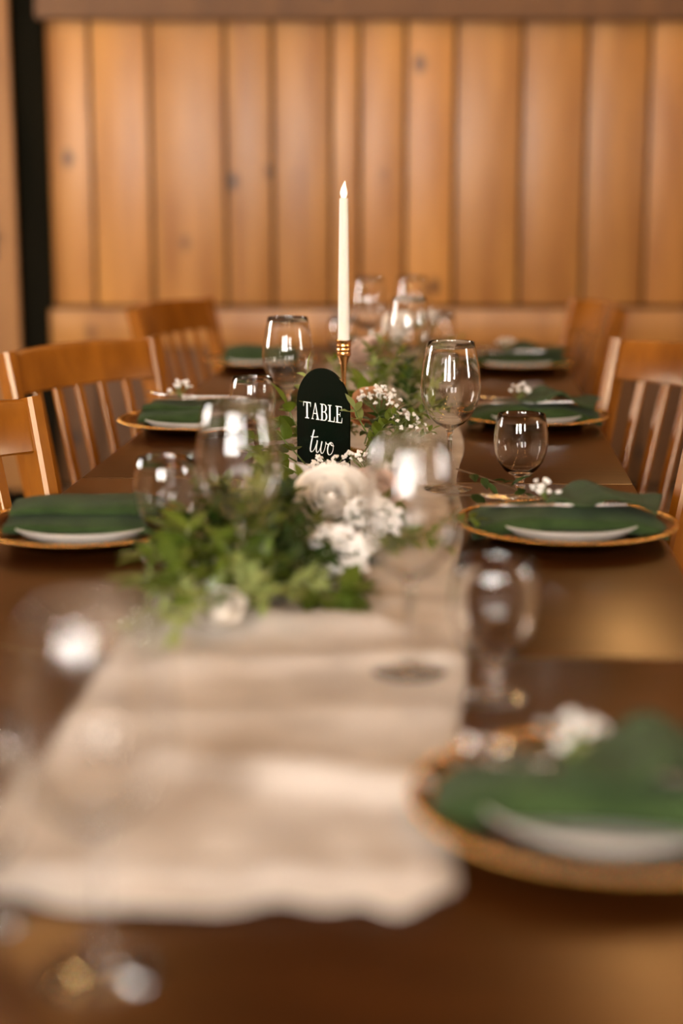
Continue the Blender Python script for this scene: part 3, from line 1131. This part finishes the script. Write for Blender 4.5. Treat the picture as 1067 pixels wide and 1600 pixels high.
def petal_mesh(w, hgt, cup, curl, mat):
    bm = bmesh.new()
    nu, nv = 6, 6
    g = []
    for j in range(nv + 1):
        t = j / nv
        row = []
        for i in range(nu + 1):
            s = (i / nu - .5) * 2
            ww = w * (.35 + .65 * math.sin(math.pi * min(1, t * .62 + .1)) ** .8) * (1 if t < .8 else 1 - (t - .8) * .9)
            x = s * ww / 2
            z = hgt * t * (1 - .08 * s * s * t)
            y = -cup * (1 - s * s) * math.sin(math.pi * min(1, t * .8 + .12)) - curl * max(0, t - .7) ** 2 * 6 + .0
            row.append(bm.verts.new((x, y, z)))
        g.append(row)
    for j in range(nv):
        for i in range(nu):
            bm.faces.new((g[j][i], g[j][i + 1], g[j + 1][i + 1], g[j + 1][i]))
    bm.normal_update()
    me = bpy.data.meshes.new('petal'); bm.to_mesh(me); bm.free()
    me.materials.append(MATS[mat])
    for p in me.polygons:
        p.use_smooth = True
    return me


def make_rose(label, loc, R, mat, tilt, seed, name='rose', group='roses in the table garland'):
    rng = random.Random(seed)
    t = tag(link(name, None, None, loc, tilt), label, 'rose', group)
    u = R / .045
    bud = lathe([(0, 0), (.006 * u, .003 * u), (.009 * u, .014 * u), (.008 * u, .026 * u), (.004 * u, .033 * u), (.0015 * u, .034 * u), (0, .033 * u)], mat, 14)
    link('bud', bud, t)
    for ring, (n, rad, lean, w, hh) in enumerate(((3, .007, -.06, .020, .037), (4, .011, .02, .027, .039), (5, .016, .10, .034, .041), (6, .021, .22, .040, .041), (7, .025, .42, .044, .040), (7, .026, .78, .046, .037))):
        me = petal_mesh(w * u, hh * u, (.004 + .0012 * ring) * u, (.002 + .002 * ring) * u, mat)
        for k_ in range(n):
            a = 2 * PI * (k_ + .37 * ring) / n + rng.uniform(-.12, .12)
            m = Matrix.Rotation(a, 4, 'Z') @ Matrix.Translation((0, -rad * u * .7, .002 * u)) @ Matrix.Rotation(lean + rng.uniform(-.08, .08), 4, 'X')
            link('petal', me, t, mtx=m)
    cal = lathe([(0, -.010 * u), (.004 * u, -.010 * u), (.010 * u, -.003 * u), (.014 * u, .004 * u), (0, .004 * u)], 'stem_green', 12)
    link('calyx', cal, t)
    bm = bmesh.new()
    Mi = (Euler(tilt).to_matrix()).inverted()
    down = Vector((0, 0, TZ + .008 - loc[2]))
    tube_bm(bm, [(0, 0, -.008 * u), (0, 0, -.02 * u), Mi @ (down + Vector((.012, .03, 0)))], .0022, 6)
    link('stem', finish(bm, 'stem_green'), t)
    return t


rad = math.radians
make_rose('large creamy white rose in front of the black sign', (-.012, 2.13, .803), .050, 'petal_white', (rad(50), rad(6), rad(-8)), 1)
make_rose('blush white rose tucked to the right of the large white rose', (.046, 2.33, .785), .034, 'petal_blush', (rad(40), rad(28), 0), 2)
make_rose("peach rose beside baby's breath to the right of the sign", (.052, 2.83, .835), .038, 'petal_peach', (rad(50), rad(-10), 0), 3)
make_rose('pale pink rose behind the candle holder, far along the garland', (.055, 3.45, .865), .040, 'petal_blush', (rad(20), rad(-25), 0), 4)
make_rose('small white rose lying low at the near left end of the garland', (-.128, 1.68, .775), .026, 'petal_white', (rad(30), rad(-10), 0), 5)
make_rose('small creamy rose at the far end of the garland', (.140, 4.02, .88), .036, 'petal_white', (rad(50), 0, 0), 6)

gyp("big white baby's breath clump below the large white rose", (-.020, 1.94, .752), 330, .056, .064, .0048, 11, (rad(18), 0, 0))
gyp("white baby's breath clump to the right of the large white rose", (.034, 2.08, .775), 130, .038, .055, .0046, 12, (rad(18), rad(12), 0))
gyp("sharp baby's breath cluster above the peach rose", (.066, 2.80, .83), 46, .040, .062, .0040, 13, (rad(10), rad(4), 0))
gyp("sharp baby's breath spray trailing right of the peach rose", (.095, 2.74, .80), 34, .050, .062, .0038, 14, (rad(10), rad(38), 0))
gyp("baby's breath tips across the lower corner of the black sign", (-.014, 2.50, .77), 26, .040, .045, .0042, 15, (rad(10), rad(-6), 0))
gyp("baby's breath tips between the sign and the blurred wine glass", (.040, 2.50, .785), 26, .038, .040, .0045, 16, (rad(10), rad(10), 0))
gyp("faint baby's breath far behind the candle", (.115, 3.75, .85), 36, .05, .06, .0045, 17)
gyp("faint baby's breath near the far wine glasses", (.20, 4.15, .86), 30, .05, .06, .0045, 18)

# named sprigs that can be picked out in the picture
sprig('pale green leafy sprig rising above the left of the sign', (-.062, 2.70, .83), (.10, -.05, .9), .100, 'pale', 3, 21, .15, 1.35)
sprig('pale green sprig with leaves over the right edge of the sign', (.040, 2.60, .835), (-.35, -.05, .6), .055, 'pale', 2, 22, .3, 1.3)
sprig('broad leaved green sprig left of the sign', (-.060, 2.64, .775), (-.60, -.1, .70), .095, 'broad', 3, 23, .1, 1.3)
sprig('second broad leaved green sprig low beside the sign base', (-.065, 2.56, .77), (-.6, -.3, .40), .08, 'broad', 3, 24, .1, 1.25)
sprig('feathery small-leaved green sprig right of the sign', (.030, 2.64, .785), (.50, -.25, .75), .110, 'small', 10, 25, .2, 1.45)
sprig('short feathery small-leaved sprig under the peach rose', (.050, 2.62, .775), (.30, -.35, .55), .085, 'small', 8, 26, .2, 1.4)
sprig('upright feathery sprig between the rose and the sharp wine glass', (.085, 2.66, .775), (.45, -.1, .50), .090, 'small', 8, 27, .3, 1.3)
sprig('dark trailing twig with few leaves lying toward the goblet', (.176, 2.45, .800), (.80, -.35, -.18), .115, 'dark', 6, 28, .10, 1.15, 'stem_brown', opposite=False)
sprig('thin bare twig with a few dark leaves beside the goblet foot', (.165, 2.38, .772), (.9, -.05, .02), .105, 'dark', 4, 29, .1, 1.0, 'stem_brown', opposite=False)
sprig('light green sprig drooping onto the runner at the near end', (-.150, 1.70, .80), (-.08, -.7, .05), .130, 'pale', 6, 30, .35, 1.1)
sprig('yellow green sprig at the near left of the garland', (-.15, 1.80, .785), (-.6, -.5, .3), .10, 'pale', 5, 31, .3, 1.0)
sprig('small bright sprig hanging at the right of the runner', (.085, 1.98, .80), (.6, -.4, .1), .06, 'mid', 3, 32, .4, 1.0)
sprig('small green sprig beside the charger on the right', (.125, 2.14, .775), (.7, .1, .2), .06, 'mid', 3, 33, .3, 1.0)

sprig('bright broad leaved sprig reaching left between the goblet and the sign', (-.075, 2.66, .775), (-.8, -.25, .55), .095, 'broad', 3, 34, .15, 1.2)
sprig('broad leaved sprig rising behind the left edge of the sign', (-.055, 2.72, .775), (-.35, .0, .85), .10, 'broad', 3, 35, .15, 1.2)
sprig('dense feathery sprig below the right edge of the sign', (.030, 2.585, .772), (.45, -.25, .55), .085, 'small', 9, 36, .2, 1.6)
sprig("feathery sprig behind the trailing baby's breath", (.085, 2.80, .79), (.55, -.1, .6), .11, 'small', 9, 37, .25, 1.5)

# the leafy mass of the garland
rng = random.Random(99)
KIND = {'mid': 'mid green', 'dark': 'dark green', 'pale': 'pale yellow green', 'small': 'small-leaved green', 'broad': 'broad-leaved'}
MASS = []


def mass(v0, v1, n, ulo, uhi, hbase, up, weights, ln, size=1.0, zmax=.90):
    for i in range(n):
        v = rng.uniform(v0, v1)
        sgn = rng.uniform(-1, 1)
        u = (ulo + uhi) / 2 + sgn * (uhi - ulo) / 2 * .7
        base = tw(u, v, TZ + .012 + rng.uniform(0, hbase) * (1 - .6 * abs(sgn)))
        d = Vector((sgn * .8 + rng.uniform(-.5, .5), rng.uniform(-.8, .6), rng.uniform(.25, 1.0) * up)).normalized()
        L = ln * rng.uniform(.8, 1.2)
        if base.z + d.z * L > zmax:
            L = max(.03, (zmax - base.z) / max(d.z, .05))
        kd = rng.choices(['mid', 'dark', 'pale', 'small', 'broad'], weights)[0]
        lean = 'left' if d.x < -.33 else ('right' if d.x > .33 else 'upright')
        o = sprig('', base, d, L, kd, rng.randint(5, 7) if kd != 'broad' else 3, 1000 + int(v * 1000) + i, .3, size)
        MASS.append((v, kd, lean, o))


mass(1.67, 1.84, 18, -.335, -.17, .04, .7, (4, 3, 3, 0, 1), .070, 1.0, .815)
mass(1.80, 2.05, 30, -.325, -.20, .07, 1.0, (4, 6, 2, 0, 2), .075, 1.15, .848)
mass(2.02, 2.30, 24, -.31, -.225, .07, 1.0, (4, 6, 1, 0, 2), .070, 1.15, .85)
mass(1.78, 1.86, 8, -.21, -.12, .008, .15, (1, 7, 0, 1, 2), .055, 1.0, .765)
mass(1.98, 2.25, 14, -.18, -.08, .010, .15, (1, 7, 0, 1, 2), .055, 1.0, .766)
mass(2.30, 2.56, 9, -.30, -.08, .01, .25, (2, 5, 1, 2, 0), .055, .9, .785)
mass(2.74, 3.05, 16, -.30, -.06, .05, 1.0, (3, 4, 2, 3, 1), .085, 1.0, .87)
mass(3.05, 3.70, 22, -.28, -.03, .06, 1.2, (4, 3, 3, 2, 1), .11, 1.1, .91)
mass(3.70, 4.30, 14, -.28, -.05, .06, 1.2, (4, 3, 3, 2, 1), .11, 1.1, .91)
ORD = ['first', 'second', 'third', 'fourth', 'fifth', 'sixth', 'seventh', 'eighth', 'ninth', 'tenth', 'eleventh', 'twelfth', 'thirteenth', 'fourteenth', 'fifteenth', 'sixteenth', 'seventeenth', 'eighteenth', 'nineteenth', 'twentieth', 'twenty-first', 'twenty-second', 'twenty-third', 'twenty-fourth', 'twenty-fifth', 'twenty-sixth', 'twenty-seventh', 'twenty-eighth', 'twenty-ninth', 'thirtieth']
count = {}
for v, kd, lean, o in sorted(MASS, key=lambda m: m[0]):
    k_ = count.get((kd, lean), 0)
    count[(kd, lean)] = k_ + 1
    o['label'] = '%s sprig %s in the garland, %s of these from the near end' % (KIND[kd], 'standing upright' if lean == 'upright' else 'leaning ' + lean, ORD[min(k_, 29)])
